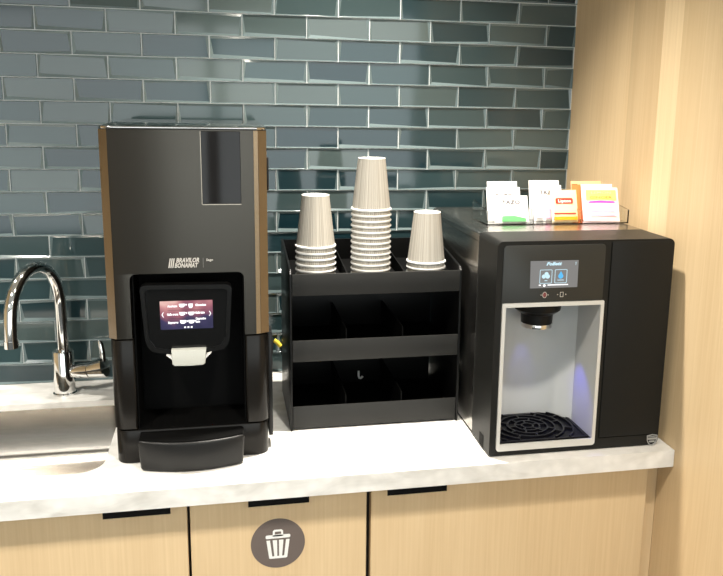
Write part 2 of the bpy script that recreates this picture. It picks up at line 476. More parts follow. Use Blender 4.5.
# faucet
fa = thing('faucet', 'chrome gooseneck kitchen faucet behind the sink', 'faucet', (-.047, -.088, CT))
b = MB(); b.use('chrome')
b.lathe([(.0275, 0), (.0275, .004), (.0245, .007), (.0240, .104), (.0225, .107), (.016, .1075)], (-.047, -.088, CT)); b.build('body', fa)
b = MB(); b.use('chrome')
fx, fy = -.045, -.088
path = [(fx, fy, 1.003), (fx, fy, 1.06), (fx, fy, 1.12)]
ax, ay = -.068, -.175
for i in range(1, 17):
    t = PI*i/16*.97; s_ = (1-math.cos(t))/2
    path.append((fx+ax*s_, fy+ay*s_, 1.12+.105*math.sin(t)))
e_ = path[-1]; path.append((e_[0]-.001, e_[1]-.002, e_[2]-.045))
b.tube(path, .0135, 24); b.build('spout', fa)
b = MB(); b.use('chrome')
p0 = Vector(path[-1]); b.tube([p0+Vector((0, 0, .002)), p0-Vector((0, 0, .014))], .0148, 24); b.build('aerator', fa)
b = MB(); b.use('chrome')
b.tube([(-.03, -.094, .955), (-.018, -.098, .957), (.0, -.103, .960), (.014, -.108, .962)], [.012, .016, .0185, .019], 28); b.build('handle_socket', fa)
b = MB(); b.use('chrome')
b.tube([(.015, -.1085, .962), (.034, -.114, .967), (.050, -.118, .9705), (.052, -.1185, .971)], [.019, .0225, .0255, .0235], 28)
b.build('handle', fa)
b = MB(); b.use('chrome')
b.tube([(.046, -.115, .985), (.046, -.115, 1.005), (.043, -.114, 1.026), (.040, -.113, 1.034)], [.0075, .007, .0062, .004], 16); b.build('lever', fa)

# ------------------------------------------------------------------ cabinets
def cabinet(label, x0, x1, hx0, hx1, dx0=None, dx1=None, trash=False):
    c = thing('base_cabinet', label, 'cabinet', ((x0+x1)/2, -.30, 0), 'maple base cabinets under the worktop')
    b = MB(); b.use('carcass')
    t = .016
    b.box(x0+.001, x0+t, -.562, -.02, .1, .862); b.box(x1-t, x1-.001, -.562, -.02, .1, .862)
    b.box(x0+t, x1-t, -.562, -.02, .1, .116); b.box(x0+t, x1-t, -.03, -.02, .116, .862)
    b.box(x0+.001, x1-.001, -.51, -.50, 0, .1)
    b.box(x0+t, x1-t, -.562, -.548, .80, .862)
    b.build('body', c)
    b = MB(); b.use('wood'); b.box(dx0, dx1, -.585, -.5635, .105, .8615, .001, 1)
    d = b.build('door', c)
    b = MB(); b.use('blackgloss')
    # folded edge pull clipped over the top of the door
    b.prism([(-.5852, .8622), (-.5852, .8570), (-.6085, .8570), (-.6085, .8425), (-.6105, .8412), (-.6125, .8425), (-.6125, .8622)], 0, hx0, hx1)
    b.build('handle', d)
    if trash:
        b = MB(); cx, cz, rr = .4225, .747, .0525
        b.use('taupe')
        b.prism([(cx+rr*math.cos(2*PI*i/64), cz+rr*math.sin(2*PI*i/64)) for i in range(64)], 1, -.5857, -.5851)
        b.use('white'); ya, yb = -.5863, -.5857
        cz += .0022
        S = lambda *q: [(cx+u*.001, cz+w*.001) for u, w in q]
        frame_prism(b, S((-10, 13), (10, 13), (10, 24), (7, 27), (-7, 27), (-10, 24)), S((-6, 17), (6, 17), (6, 22), (5, 23), (-5, 23), (-6, 22)), 1, ya, yb)
        b.prism([(cx+x*.001, cz+z*.001) for x, z in rrect(-24, 24, 9, 16, 2.5, 3)], 1, ya, yb)
        # bin body: tapered outline with three open slots
        b.prism(S((-22.5, 5), (-15.5, 5), (-11.5, -30), (-15, -34), (-17.5, -33)), 1, ya, yb)
        b.prism(S((15.5, 5), (22.5, 5), (17.5, -33), (15, -34), (11.5, -30)), 1, ya, yb)
        b.prism(S((-15.5, -34), (15.5, -34), (16.5, -29.5), (-16.5, -29.5)), 1, ya-.0001, yb)
        b.prism(S((-10.5, 5), (-1.8, 5), (-1.8, -30), (-7.5, -30)), 1, ya, yb)
        b.prism(S((1.8, 5), (10.5, 5), (7.5, -30), (1.8, -30)), 1, ya, yb)
        o = b.build('sticker', d); o['label'] = 'round taupe sticker with a white trash can symbol'
    return c
cabinet('maple base cabinet under the sink, black edge pull near its corner', -.70, .2545, .105, .2245, -.697, .2520)
cabinet('maple base cabinet with the round trash can sticker on its door', .2545, .6045, .366, .481, .2575, .5975, True)
cabinet('wide maple base cabinet under the ice machine, next to the wooden wall', .6045, 1.2075, .634, .754, .6068, 1.2060)
b = MB(); b.use('wood'); b.box(1.2085, WX-.001, -.570, -.02, 0, .8615); tag(b.build('filler_strip', at=(1.22, -.3, 0)), 'narrow maple filler strip between the widest cabinet and the wooden wall', 'filler strip')

# ------------------------------------------------------------------ coffee machine
cm = thing('coffee_machine', 'tall dark bronze and black coffee machine with a touch screen', 'coffee machine', (.266, -.29, CT))
X0, X1, YF, YB = .1175, .4145, -.512, -.065
rc = .024
b = MB(); b.use('bronze')
ZS, ZR, ZT = 1.152, 1.276, 1.541
CX_, CY_ = .016, .012
b.prism([(X0+CX_, YF), (X1-.025, YF), (X1-CX_, YF+.0027), (X1, YF+CY_), (X1, YB), (X0, YB), (X0, YF+CY_)], 2, ZR, ZT)
b.prism([(X0+CX_, YF), (.1600, YF), (.1600, -.405), (X0, -.405), (X0, YF+CY_)], 2, ZS, ZR)
b.prism([(.3685, YF), (X1-.025, YF), (X1-CX_, YF+.0027), (X1, YF+CY_), (X1, -.405), (.3685, -.405)], 2, ZS, ZR)
# rounded upper corners of the opening
for cx, sx in ((.1600, 1), (.3685, -1)):
    k = .012
    arc = [(cx+sx*k-sx*k*math.cos(t*PI/12), ZR-k+k*math.sin(t*PI/12)) for t in range(7)]
    b.prism([(cx, ZR)]+arc, 1, YF, YF+.03)
b.build('front_panel', cm, smooth=40)
def reflection_strip(pts, m):
    """thin metal strip laid over one facet of the chamfered corner"""
    b = MB(); b.use(m); d = .0004 if pts[0][0] > .266 else -.0004
    b.prism(pts+[(x+d, y-.0008) for x, y in pts][::-1], 2, ZS+.0005, ZT-.0005)
    b.build('corner_reflection', cm, smooth=5)
reflection_strip([(X0+.0156, YF+.0002), (X0+.0004, YF+CY_-.0004)], 'bronzemetal')
reflection_strip([(X1-.0245, YF-.0001), (X1-.0163, YF+.0026)], 'champagne')  # paler metal on the facet with the brighter reflection
reflection_strip([(X1-.0157, YF+.0028), (X1-.0004, YF+CY_-.0004)], 'bronzemetal')
b = MB(); b.use('pillar')
b.box(X0+.006, X1-.006, -.402, YB, .972, ZR-.0005)
b.build('housing', cm)
b = MB(); b.use('lid')
b.bevprism(rrect(X0-.001, X1+.001, YF-.0015, YB, (rc, rc, .01, .01), 8), 2, ZT+.0005, 1.547, .002); b.build('lid', cm)
b = MB(); b.use('blackmatte')
b.box(.1602, .3683, -.4040, -.4022, .968, ZR-.001)
b.box(.1602, .1615, -.49, -.4045, 1.153, ZR-.001); b.box(.1632, .1655, -.50, -.4045, .968, ZR-.001); b.box(.3660, .3683, -.50, -.4045, .968, ZR-.001)
b.box(.1656, .3659, -.50, -.4045, ZR-.003, ZR-.001)
b.build('dispensing_bay', cm)
for (x0, x1, rad) in ((X0+.001, .1625, (rc, .004, 0, 0)), (.3690, X1-.001, (.004, rc, 0, 0))):
    b = MB(); b.use('pillar')
    b.bevprism(rrect(x0, x1, YF+.001, -.405, rad, 8), 2, .971, ZS-.0028, .002); b.build('side_panel', cm, smooth=40)
b = MB(); b.use('pillar')
b.bevprism(rrect(X0+.003, X1-.003, YF+.003, YB, (rc, rc, .01, .01), 8), 2, CT, .968, .003); b.build('base', cm, smooth=40)
b = MB(); b.use('black')
def tray_poly(d):
    p = [(.1640+d, -.5095)]
    for i in range(13):
        t = i/12; x = .1640+d+(.1995-2*d)*t
        p.append((x, -.549+d-.021*(1-(2*t-1)**2)))
    p.append((.3635-d, -.5095)); return p
fs = b.prism(tray_poly(.004), 2, CT+.001, .962, tray_poly(0))
es = [e for e in {e for f in fs for e in f.edges} if not any(abs(v.co.y+.5095) < 1e-4 for v in e.verts) or abs(e.verts[0].co.z-e.verts[1].co.z) < .01]
es = [e for e in es if e.calc_face_angle(0) > R(40)]
bmesh.ops.bevel(b.bm, geom=es, offset=.005, segments=3, affect='EDGES', profile=.5)
b.build('drip_tray', cm, smooth=40)
b = MB(); b.use('blackmatte'); b.prism(tray_poly(.0035), 2, .9622, .9640); b.box(.1632, .3682, -.508, -.406, .9682, .9690)  # black plates under the grid bars stand in for the tray's shaded hollow
for i in range(9): b.box(.178+i*.0205, .186+i*.0205, -.504, -.411, .9690, .9697)
b.build('drip_grid_shade', cm)
b = MB(); b.use('window'); b.box(.296, .3665, YF-.0012, YF+.01, 1.406, ZT-.002, .0008, 1)
w = b.build('window', cm); w['label'] = 'glossy dark window'
b = MB(); b.use('bronzemetal'); b.box(.2947, .2958, YF-.0014, YF+.008, 1.405, ZT-.002); b.box(.2958, .3665, YF-.0014, YF+.008, 1.4040, 1.4055); b.build('trim', w)
# screen surround, glass and display
def bez(d, dz=0):
    out = [(.178+d, 1.246-d), (.1795+d, 1.252-d), (.186+d, 1.2555-d), (.337-d, 1.2535-d), (.3435-d, 1.250-d), (.345-d, 1.244-d), (.3395-d, 1.150), (.336-d, 1.136+d), (.328-d*.7, 1.1265+d)]
    for i in range(1, 8):
        t = i/8; out.append((.328-d*.7-(.132-1.4*d)*t, 1.1265+d-.0075*(1-(2*t-1)**2)))
    out += [(.196+d*.7, 1.1265+d), (.188+d, 1.136+d), (.1835+d, 1.150)]
    return out
b = MB(); b.use('bezel')
frame_prism(b, bez(0), bez(.008), 1, YF-.006, YF+.02)
b.build('screen_surround', cm, smooth=30)
b = MB(); b.use('blackgloss'); b.prism(bez(.0078), 1, YF-.0025, YF+.02); g = b.build('screen_glass', cm)
b = MB(); b.use('screen'); b.box(.2125, .309, YF-.0034, YF-.0026, 1.1685, 1.2235)
yy = YF-.0037
b.use('glow')
for tx_, x, z, wd in (('Americano', .2265, 1.2120, .018), ('Caffe crema', .2250, 1.1960, .0205), ('Espresso', .2265, 1.1800, .0185), ('Chocolate', .2770, 1.2130, .020), ('Caffe latte', .2770, 1.1980, .017), ('Cappuccino', .2770, 1.1865, .019), ('extra', .2770, 1.1805, .008)):
    b.text(tx_, x, yy, z, .0056, wd, extrude=.00012, bold=.06)
def mug(cx, cz, tall=False, dark=None):
    h, w_ = (.0085, .0042) if tall else (.0068, .0055)
    b.prism([(cx-w_, cz+h/2), (cx-w_*.9, cz-h*.15), (cx-w_*.5, cz-h/2), (cx+w_*.5, cz-h/2), (cx+w_*.9, cz-h*.15), (cx+w_, cz+h/2)], 1, yy-.0001, yy+.0001)
    if not tall: frame_prism(b, [(cx+w_*1.7, cz+h*.4), (cx+w_*1.7, cz), (cx+w_*.8, cz-h*.15), (cx+w_*.8, cz+h*.4)], [(cx+w_*1.4, cz+h*.2), (cx+w_*1.4, cz), (cx+w_*.9, cz-.0), (cx+w_*.9, cz+h*.2)], 1, yy-.0001, yy+.0001)
mug(.2525, 1.2145); mug(.2685, 1.2135, True); mug(.2525, 1.1985); mug(.2690, 1.1985); mug(.2535, 1.1825); mug(.2690, 1.1825)
for cx, s_ in ((.2165, 1), (.3045, -1)):
    b.prism([(cx-s_*.0015, 1.1975), (cx+s_*.0015, 1.2025), (cx+s_*.0028, 1.2025), (cx+s_*.0002, 1.1975), (cx+s_*.0028, 1.1925), (cx+s_*.0015, 1.1925)], 1, yy-.0001, yy+.0001)
for i in range(3): b.box(.2555+i*.0060, .2588+i*.0060, yy-.0001, yy+.0001, 1.1705, 1.1735)
b.use('panel'); b.box(.2265, .296, yy+.00005, yy+.0003, 1.2055, 1.2060); b.box(.2265, .296, yy+.00005, yy+.0003, 1.1895, 1.1900)
d_ = b.build('display', g); d_['label'] = 'lit drinks menu display'
# spout cover
b = MB(); b.use('spout')
b.bevprism([(.2325, 1.1045), (.2365, 1.1010), (.2630, 1.1000), (.2890, 1.1010), (.2930, 1.1045), (.2950, 1.1310), (.2310, 1.1310)], 1, YF-.020, YF+.04, .002)
b.use('rim')
b.prism([(.2215, 1.1210), (.2310, 1.1195), (.2330, 1.1105)], 1, YF-.014, YF+.01); b.prism([(.3045, 1.1230), (.2950, 1.1205), (.2930, 1.1110)], 1, YF-.014, YF+.01)
o = b.build('spout_cover', cm); o['label'] = 'pale grey spout cover with small side wings'
# lettering
b = MB(); b.use('print'); yl = YF-.0004
for i in range(3): b.prism([(.2305+i*.0035, 1.2865), (.2325+i*.0035, 1.2865), (.2355+i*.0035, 1.3045), (.2335+i*.0035, 1.3045)], 1, yl-.0003, yl+.0003)
b.text('BRAVILOR', .2445, yl, 1.2965, .0118, .042, .25, bold=.03); b.text('BONAMAT', .2415, yl, 1.2868, .0118, .043, .25, bold=.03)
b.use('dimprint'); b.box(.2935, .2943, yl-.0003, yl+.0003, 1.2860, 1.3040)
b.use('print'); b.text('Sego', .2995, yl, 1.2985, .0062, .0125)
b.build('logo', cm)
# hinges on the flank
b = MB(); b.use('black'); b.box(X1+.0005, X1+.0055, -.47, -.435, 1.425, 1.488, .002); b.build('hinge', cm)
b = MB(); b.use('black'); b.box(X1-.001, X1+.0075, -.475, -.43, .925, 1.145, .002); b.box(X1+.0070, X1+.010, -.465, -.44, 1.095, 1.125, .001); b.build('hinge', cm)

# power cable behind the machine
b = MB(); b.use('black')
b.tube([(.425, -.020, .903), (.436, -.022, .94), (.444, -.022, .975), (.452, -.022, .990)], .004, 12)
b.use('cableyellow'); b.tube([(.452, -.022, .990), (.460, -.024, .984), (.468, -.025, .974)], .0058, 12)
b.use('black'); b.tube([(.468, -.025, .974), (.476, -.026, .950), (.478, -.026, .904)], .004, 12)
tag(b.build('power_cable', at=(.45, -.022, CT)), 'thin black cable with a yellow sleeve between coffee machine and organizer', 'cable')

# ------------------------------------------------------------------ cup organizer
og = thing('cup_organizer', 'black three tier condiment organizer holding the paper cups', 'organizer', (.648, -.34, CT))
OX0, OX1, OF, OB = .4630, .8345, -.404, -.150
side = [(OF, CT), (OB, CT), (OB, 1.276), (OB-.012, 1.278), (OF+.014, 1.251), (OF+.006, 1.243)]
for x0, x1 in ((OX0, OX0+.005), (OX1-.005, OX1)):
    b = MB(); b.use('acrylic'); b.bevprism(side, 0, x0, x1, .0012, 2); b.build('side_panel', og)
b = MB(); b.use('acrylic'); b.box(OX0+.0055, OX1-.0055, OB-.005, OB-.0005, CT+.001, 1.274); b.build('back_panel', og)
tiers = [(.9045, .954, .915), (1.0535, 1.1005, 1.062), (1.1975, 1.2435, 1.2255)]
for zl, zu, zf in tiers:
    b = MB(); b.use('lip'); b.box(OX0+.0055, OX1-.0055, OF+.003, OF+.0075, zl, zu, .0012, 2); b.build('front_lip', og)
    b = MB(); b.use('blackmatte')
    b.box(OX0+.0055, OX1-.0055, OF+.008, OB-.0055, zf-.004, zf); b.build('shelf', og)
    top = zu+.022 if zu < 1.2 else 1.245
    for xd in (.583, .706):
        b = MB(); b.use('acrylic')
        zb = zf+.0003
        b.use('blackmatte')
        if zu > 1.2: poly = [(OF+.008, zb), (OB-.006, zb), (OB-.006, 1.270), (OF+.014, 1.246), (OF+.008, 1.242)]
        else: poly = [(OF+.008, zb), (OB-.006, zb), (OB-.006, zu+.02), (OF+.014, zu+.022), (OF+.008, zu+.020)]
        b.prism(poly, 0, xd-.0012, xd+.0012); b.build('divider', og)
b = MB(); b.use('white'); hy = OB-.0085; hx, hz = .6500, .9430
b.tube([(hx, hy, hz), (hx, hy, hz-.0130), (hx+.0014, hy, hz-.0175), (hx+.0050, hy, hz-.0188), (hx+.0085, hy, hz-.0165), (hx+.0098, hy, hz-.0138)], .0028, 10)
b.tube([(hx, hy, hz-.005), (hx, OB-.0052, hz-.005)], .002, 8)
o = b.build('hook', og); o['label'] = 'small white hook'

# ------------------------------------------------------------------ paper cups (upside down, nested)
def cup_parts():
    t = thing('paper_cup', '', 'cup', (0, 0, 0))
    H = .110; r0, r1 = .0412, .0292
    b = MB(); b.use('cup')
    b.lathe([(r0, .004), (r1, H), (r1-.0011, H), (r0-.0011, .004)], (0, 0, 0), 56, closed=True); bd = b.build('body', t)
    b = MB(); b.use('rim'); b.lathe([(r0-.001, .0), (r0+.0014, .0002), (r0+.0026, .0018), (r0+.0026, .0036), (r0+.0014, .0052), (r0-.0010, .0052)], (0, 0, 0), 56, closed=True); b.build('rim', t)
    b = MB(); b.use('rim'); b.lathe([(r1+.0002, H), (r1, H+.0012), (r1-.0012, H+.0012), (r1-.0018, H-.004), (.001, H-.004), (.001, H-.0055), (r1-.0016, H-.0055)], (0, 0, 0), 56); b.build('base', t)
    return t
proto = cup_parts()
used = [False]
def put_cup(x, y, z, rz, label, group):
    if not used[0]: c = proto; used[0] = True
    else:
        c = proto.copy(); COL.objects.link(c)
        for ch in list(proto.children):
            d = ch.copy(); d.parent = c; COL.objects.link(d)
    c.location = (x, y, z); c.rotation_euler = (0, 0, rz); c['label'] = label; c['group'] = group
ORD = ['topmost', 'second', 'third', 'fourth', 'fifth', 'sixth', 'seventh', 'eighth', 'ninth', 'tenth', 'eleventh', 'twelfth', 'thirteenth']
for (x, n, pitch, name, rz) in ((.5245, 6, .0128, 'stack beside the coffee machine', .5), (.6445, 13, .0118, 'tallest cup stack', 2.2), (.7690, 3, .0125, 'shortest cup stack', 3.9)):
    for k in range(n):           # k counts from the top
        z = 1.2262+(n-1-k)*pitch
        if k == 0: lab = 'upside down ribbed paper cup on top of the '+name
        elif k == n-1: lab = 'white rimmed paper cup at the bottom of the '+name
        else: lab = ORD[k]+' paper cup from the top of the '+name
        put_cup(x, -.336, z, rz+k*.9, lab, 'nested paper cups on the organizer')

# ------------------------------------------------------------------ ice and water dispenser
im = thing('ice_dispenser', 'black countertop ice and water dispenser with a silver framed alcove', 'ice machine', (1.03, -.34, CT))
IX0, IX1, IF, IM, IB, IT = .8430, 1.2140, -.598, -.482, -.10, 1.340
AB = -.452
AX0, AX1, AZ0, AZ1 = .8635, 1.0615, .927, 1.2105      # alcove opening
b = MB(); b.use('darksteel')
b.bevprism([(IX0+.0015, IM+.001), (IX0+.0015, IB), (IX1-.001, IB), (IX1-.001, IM+.001), (AX1+.006, IM+.001), (AX1+.006, AB+.006), (AX0-.006, AB+.006), (AX0-.006, IM+.001)][::-1], 2, CT+.006, 1.319, .001)
b.build('body', im)
b = MB(); b.use('darksteel')
prof = [(IX0, 1.3205)] + [(IX0+.010-.010*math.cos(t*PI/12), IT-.010+.010*math.sin(t*PI/12)) for t in range(7)] + [(IX1-.010+.010*math.sin(t*PI/12), IT-.010+.010*math.cos(t*PI/12)) for t in range(7)] + [(IX1, 1.3205)]
b.prism(prof, 1, IM+.0005, IB); b.build('top_cover', im, smooth=40)
# front shell: a ring around the alcove, built from blocks that share faces
b = MB(); b.use('front')
rr = .012
b.prism(rrect(IX0, IX1, AZ1, IT, (0, 0, rr, rr), 6), 1, IF, IM)
b.prism(rrect(IX0, IX1, CT+.002, AZ0, (rr*.4, rr, 0, 0), 6), 1, IF, IM)
b.box(IX0, AX0-.004, IF, IM, AZ0, AZ1); b.box(AX1+.004, IX1, IF, IM, AZ0, AZ1)
b.build('front_shell', im, smooth=40)
b = MB(); b.use('blackmatte'); b.box(IX0+.004, IX1-.004, IF+.006, IB-.005, CT, CT+.0018); b.build('base', im)
b = MB(); b.use('blackmatte')
b.box(1.0776, 1.0790, IF-.0006, IF-.0002, .926, IT-.006); b.box(IX0+.001, IX1-.001, IF-.0006, IF-.0002, .9085, .9092) if False else b.box(1.0792, IX1-.001, IF-.0006, IF-.0002, .9245, .9258)
b.build('seam', im)
b = MB(); b.use('front')
b.bevprism(rrect(1.0796, IX1-.002, .9265, IT-.004, (.001, .001, .010, .001), 5), 1, IF-.0012, IF-.0002, .0006); b.build('access_panel', im)
b = MB(); b.use('panel')
b.bevprism(rrect(.860, 1.0705, 1.2165, 1.3300, (.0005, .0005, .009, .009), 5), 1, IF-.0016, IF-.0002, .0008); cp = b.build('control_panel', im)
b = MB(); b.use('lcd'); yd = IF-.0022
b.prism([(.9165, 1.2450), (1.0145, 1.2450), (1.0140, 1.2990), (.9150, 1.2990)], 1, yd, IF-.0017)
ye = yd-.0003
b.use('glowpale'); b.text('Follett', .9475, ye, 1.2900, .0086, .032, .25, extrude=.0002, bold=.05)
b.text('!', 1.0075, ye, 1.2900, .0080, None, 0, extrude=.0002)
b.use('glowpale')
for x0 in (.9350, .9660): frame_prism(b, rrect(x0, x0+.0255, 1.2540, 1.2815, .002, 3), rrect(x0+.0010, x0+.0245, 1.2550, 1.2805, .0015, 3), 1, ye-.0001, yd-.0001)
def blob(cx, cz, r, n=14): b.prism([(cx+r*math.cos(2*PI*i/n), cz+r*math.sin(2*PI*i/n)) for i in range(n)], 1, ye-.0001, yd-.0001)
blob(.9435, 1.2680, .0042); blob(.9515, 1.2680, .0045); blob(.9488, 1.2728, .0042)
b.box(.9455, .9510, ye-.0001, yd-.0001, 1.2590, 1.2605)
b.box(.9720, .9850, ye-.0001, yd-.0001, 1.2595, 1.2608)
b.use('glowblue'); blob(.9785, 1.2680, .0052); b.prism([(.9738, 1.2695), (.9833, 1.2695), (.9785, 1.2780)], 1, ye-.0002, yd-.0001)
b.use('glow'); b.box(.9520, .9950, ye-.0001, yd-.0001, 1.2500, 1.2518); b.box(.9340, .9380, ye-.0001, yd-.0001, 1.2498, 1.2520); blob(.9455, 1.2500, .0026)
s_ = b.build('display', cp); s_['label'] = 'grey display with ice and water buttons'
b = MB(); b.use('print')
yi = IF-.0018
frame_prism(b, [(.9475+.0045*math.cos(2*PI*i/20), 1.2310+.0062*math.sin(2*PI*i/20)) for i in range(20)], [(.9475+.0036*math.cos(2*PI*i/20), 1.2310+.0052*math.sin(2*PI*i/20)) for i in range(20)], 1, yi-.0002, yi+.0001)
frame_prism(b, rrect(.9795, .9865, 1.2260, 1.2360, .0005, 2), rrect(.9804, .9856, 1.2269, 1.2351, .0005, 2), 1, yi-.0002, yi+.0001)
for x in (.9400, .9545, .9745, .9915): blob_ = b.prism([(x+.0011*math.cos(2*PI*i/8), 1.2310+.0011*math.sin(2*PI*i/8)) for i in range(8)], 1, yi-.0002, yi+.0001)
b.use('dullred'); b.prism([(.9475+.0034*math.cos(2*PI*i/16), 1.2310+.0050*math.sin(2*PI*i/16)) for i in range(16)], 1, yi-.0000, yi+.0001)
b.build('touch_icon', cp)
for q in [cp]+list(cp.children):
    if q == cp: q.location.x -= .005; q.location.z += .0022
# silver frame
b = MB(); b.use('silver')
o_ = rrect(.8565, 1.0685, .9130, 1.2185, (.006, .006, .002, .002), 4); i_ = rrect(AX0, AX1, AZ0, AZ1, (.001, .001, .001, .001), 4)
frame_prism(b, o_, i_, 1, IF-.0045, IF-.0002); b.build('alcove_frame', im)
# alcove lining (open at the front, rounded back corners)
b = MB(); b.use('alcove')
pass
lin = [(AX0, IF+.0002), (AX0, -.50)]
# concave back
for t in range(1, 24):
    u = t/24; lin.append((AX0+(AX1-AX0)*u, AB-.05*abs(2*u-1)**2.6))
lin += [(AX1, -.50), (AX1, IF+.0002)]
th = .002
cxm = (AX0+AX1)/2
lo = [(cxm+(x-cxm)*1.015, y+(th if y > -.55 else 0)) for x, y in lin]
A = [b.v(x, y, AZ0+.0005) for x, y in lin]; B = [b.v(x, y, AZ1-.0005) for x, y in lin]
A2 = [b.v(x, y, AZ0+.0005) for x, y in lo]; B2 = [b.v(x, y, AZ1-.0005) for x, y in lo]
n = len(lin)
for i in range(n-1):
    b.face([A2[i], A2[i+1], B2[i+1], B2[i]]); b.face([A[i+1], A[i], B[i], B[i+1]])
    b.face([A[i], A[i+1], A2[i+1], A2[i]]); b.face([B[i+1], B[i], B2[i], B2[i+1]])
for k in (0, n-1): b.face([A[k], A2[k], B2[k], B[k]])
b.face([B2[i] for i in range(n)])
bmesh.ops.recalc_face_normals(b.bm, faces=b.bm.faces[:])
b.build('alcove', im, smooth=30)
# nozzle
b = MB(); b.use('black'); nc = (.966, -.508, .002)
b.lathe([(.050, 1.2070), (.0495, 1.188), (.048, 1.181), (.038, 1.173), (.0335, 1.171), (.0325, 1.152), (.030, 1.152)], nc); nz = b.build('nozzle', im)
b = MB(); b.use('chrome'); b.lathe([(.0325, 1.1515), (.0333, 1.150), (.0325, 1.1430), (.028, 1.1425), (.028, 1.1515)], nc, closed=True); b.build('ring', nz)
# drip grille
b = MB(); b.use('well'); b.prism(rrect(AX0+.003, AX1-.003, IF+.001, AB-.004, (.001, .001, .03, .03), 6), 2, AZ0+.0003, AZ0+.0015); dg_ = b.build('drip_well', im)
b = MB(); b.use('ringbar'); gc = (.950, -.528)
frame_prism(b, rrect(AX0+.004, AX1-.004, IF+.002, AB-.005, (.001, .001, .03, .03), 6), rrect(AX0+.009, AX1-.009, IF+.006, AB-.012, (.001, .001, .026, .026), 6), 2, AZ0+.0016, AZ0+.0034)
def inside(x, y): return AX0+.006 < x < AX1-.006 and IF+.004 < y < AB-.009
for r_ in (.012, .026, .042, .058, .076, .096):
    seg = 72; hw = .0016
    for i in range(seg):
        a0, a1 = 2*PI*i/seg, 2*PI*(i+1)/seg
        q = [(gc[0]+(r_+d)*math.cos(a), gc[1]+(r_+d)*math.sin(a)*.95) for d, a in ((-hw, a0), (hw, a0), (hw, a1), (-hw, a1))]
        if all(inside(*k) for k in q): b.prism(q, 2, AZ0+.0016, AZ0+.0062)
for ri, (ra, rb, cnt, ph) in enumerate(((.013, .026, 5, .3), (.026, .042, 6, .1), (.042, .058, 6, .6), (.058, .076, 8, .2), (.076, .096, 8, .5))):
    for i in range(cnt):
        a = ph+2*PI*i/cnt; ux, uy = math.cos(a), math.sin(a)
        q = [(gc[0]+ux*ra-uy*.0016, gc[1]+.95*(uy*ra+ux*.0016)), (gc[0]+ux*rb-uy*.0016, gc[1]+.95*(uy*rb+ux*.0016)), (gc[0]+ux*rb+uy*.0016, gc[1]+.95*(uy*rb-ux*.0016)), (gc[0]+ux*ra+uy*.0016, gc[1]+.95*(uy*ra-ux*.0016))]
        if all(inside(*k) for k in q): b.prism(q, 2, AZ0+.0016, AZ0+.0060)
b.build('drip_grille', im)
# shield badge
b = MB(); ys = IF-.0020; bx, bz = 1.2000, .9135
sh = lambda k: [(bx-.0120*k, bz+.0095*k), (bx, bz+.0120*k), (bx+.0120*k, bz+.0095*k), (bx+.0118*k, bz-.001*k), (bx+.0075*k, bz-.0095*k), (bx, bz-.0140*k), (bx-.0075*k, bz-.0095*k), (bx-.0118*k, bz-.001*k)]
b.use('ink2'); frame_prism(b, sh(1), sh(.84), 1, ys, IF-.0004)
b.box(bx-.0102, bx+.0102, ys, IF-.0004, bz+.0002, bz+.0042); b.box(bx-.0085, bx+.0085, ys, IF-.0004, bz+.0062, bz+.0072); b.box(bx-.006, bx+.006, ys, IF-.0004, bz-.0055, bz-.0025)
b.build('shield_badge', im)
b = MB(); b.use('steel'); b.box(IX0-.0007, IX0+.0010, IM-.0005, IM+.0025, .935, 1.3185); b.build('edge_glint', im)  # added bright strip stands in for the glint along the shell edge
# base insert on the flank
b = MB(); b.use('blackmatte'); b.box(IX0-.0006, IX0+.001, -.560, -.535, .904, .930); b.build('side_vent', im)

# ------------------------------------------------------------------ tea caddy and sachets
cd = thing('tea_caddy', 'clear acrylic tray holding tea sachets on top of the ice dispenser', 'caddy', (1.06, -.34, IT))
b = MB(); b.use('clear'); t_ = .0022
CX0, CX1, CF, CB, CZ = .886, 1.216, -.398, -.292, IT+.0003
b.box(CX0, CX1, CF, CB, CZ, CZ+t_)
def wallp(x0, x1, y0, y1, h): b.box(x0, x1, y0, y1, CZ+t_+.0001, CZ+h)
wallp(CX0, CX1, CF, CF+t_, .030); wallp(CX0, CX1, CB-t_, CB, .042)
for x in (CX0, CX1-t_):
    b.prism([(CF+t_+.0001, CZ+t_+.0001), (CB-t_-.0001, CZ+t_+.0001), (CB-t_-.0001, CZ+.042), (CF+t_+.0001, CZ+.030)], 0, x, x+t_)
b.build('tray', cd)
for x in (.992, 1.1015):
    b = MB(); b.use('clear')
    b.prism([(CF+t_+.0001, CZ+t_+.0001), (CB-t_-.0001, CZ+t_+.0001), (CB-t_-.0001, CZ+.040), (CF+t_+.0001, CZ+.029)], 0, x, x+t_*.8); b.build('divider', cd)

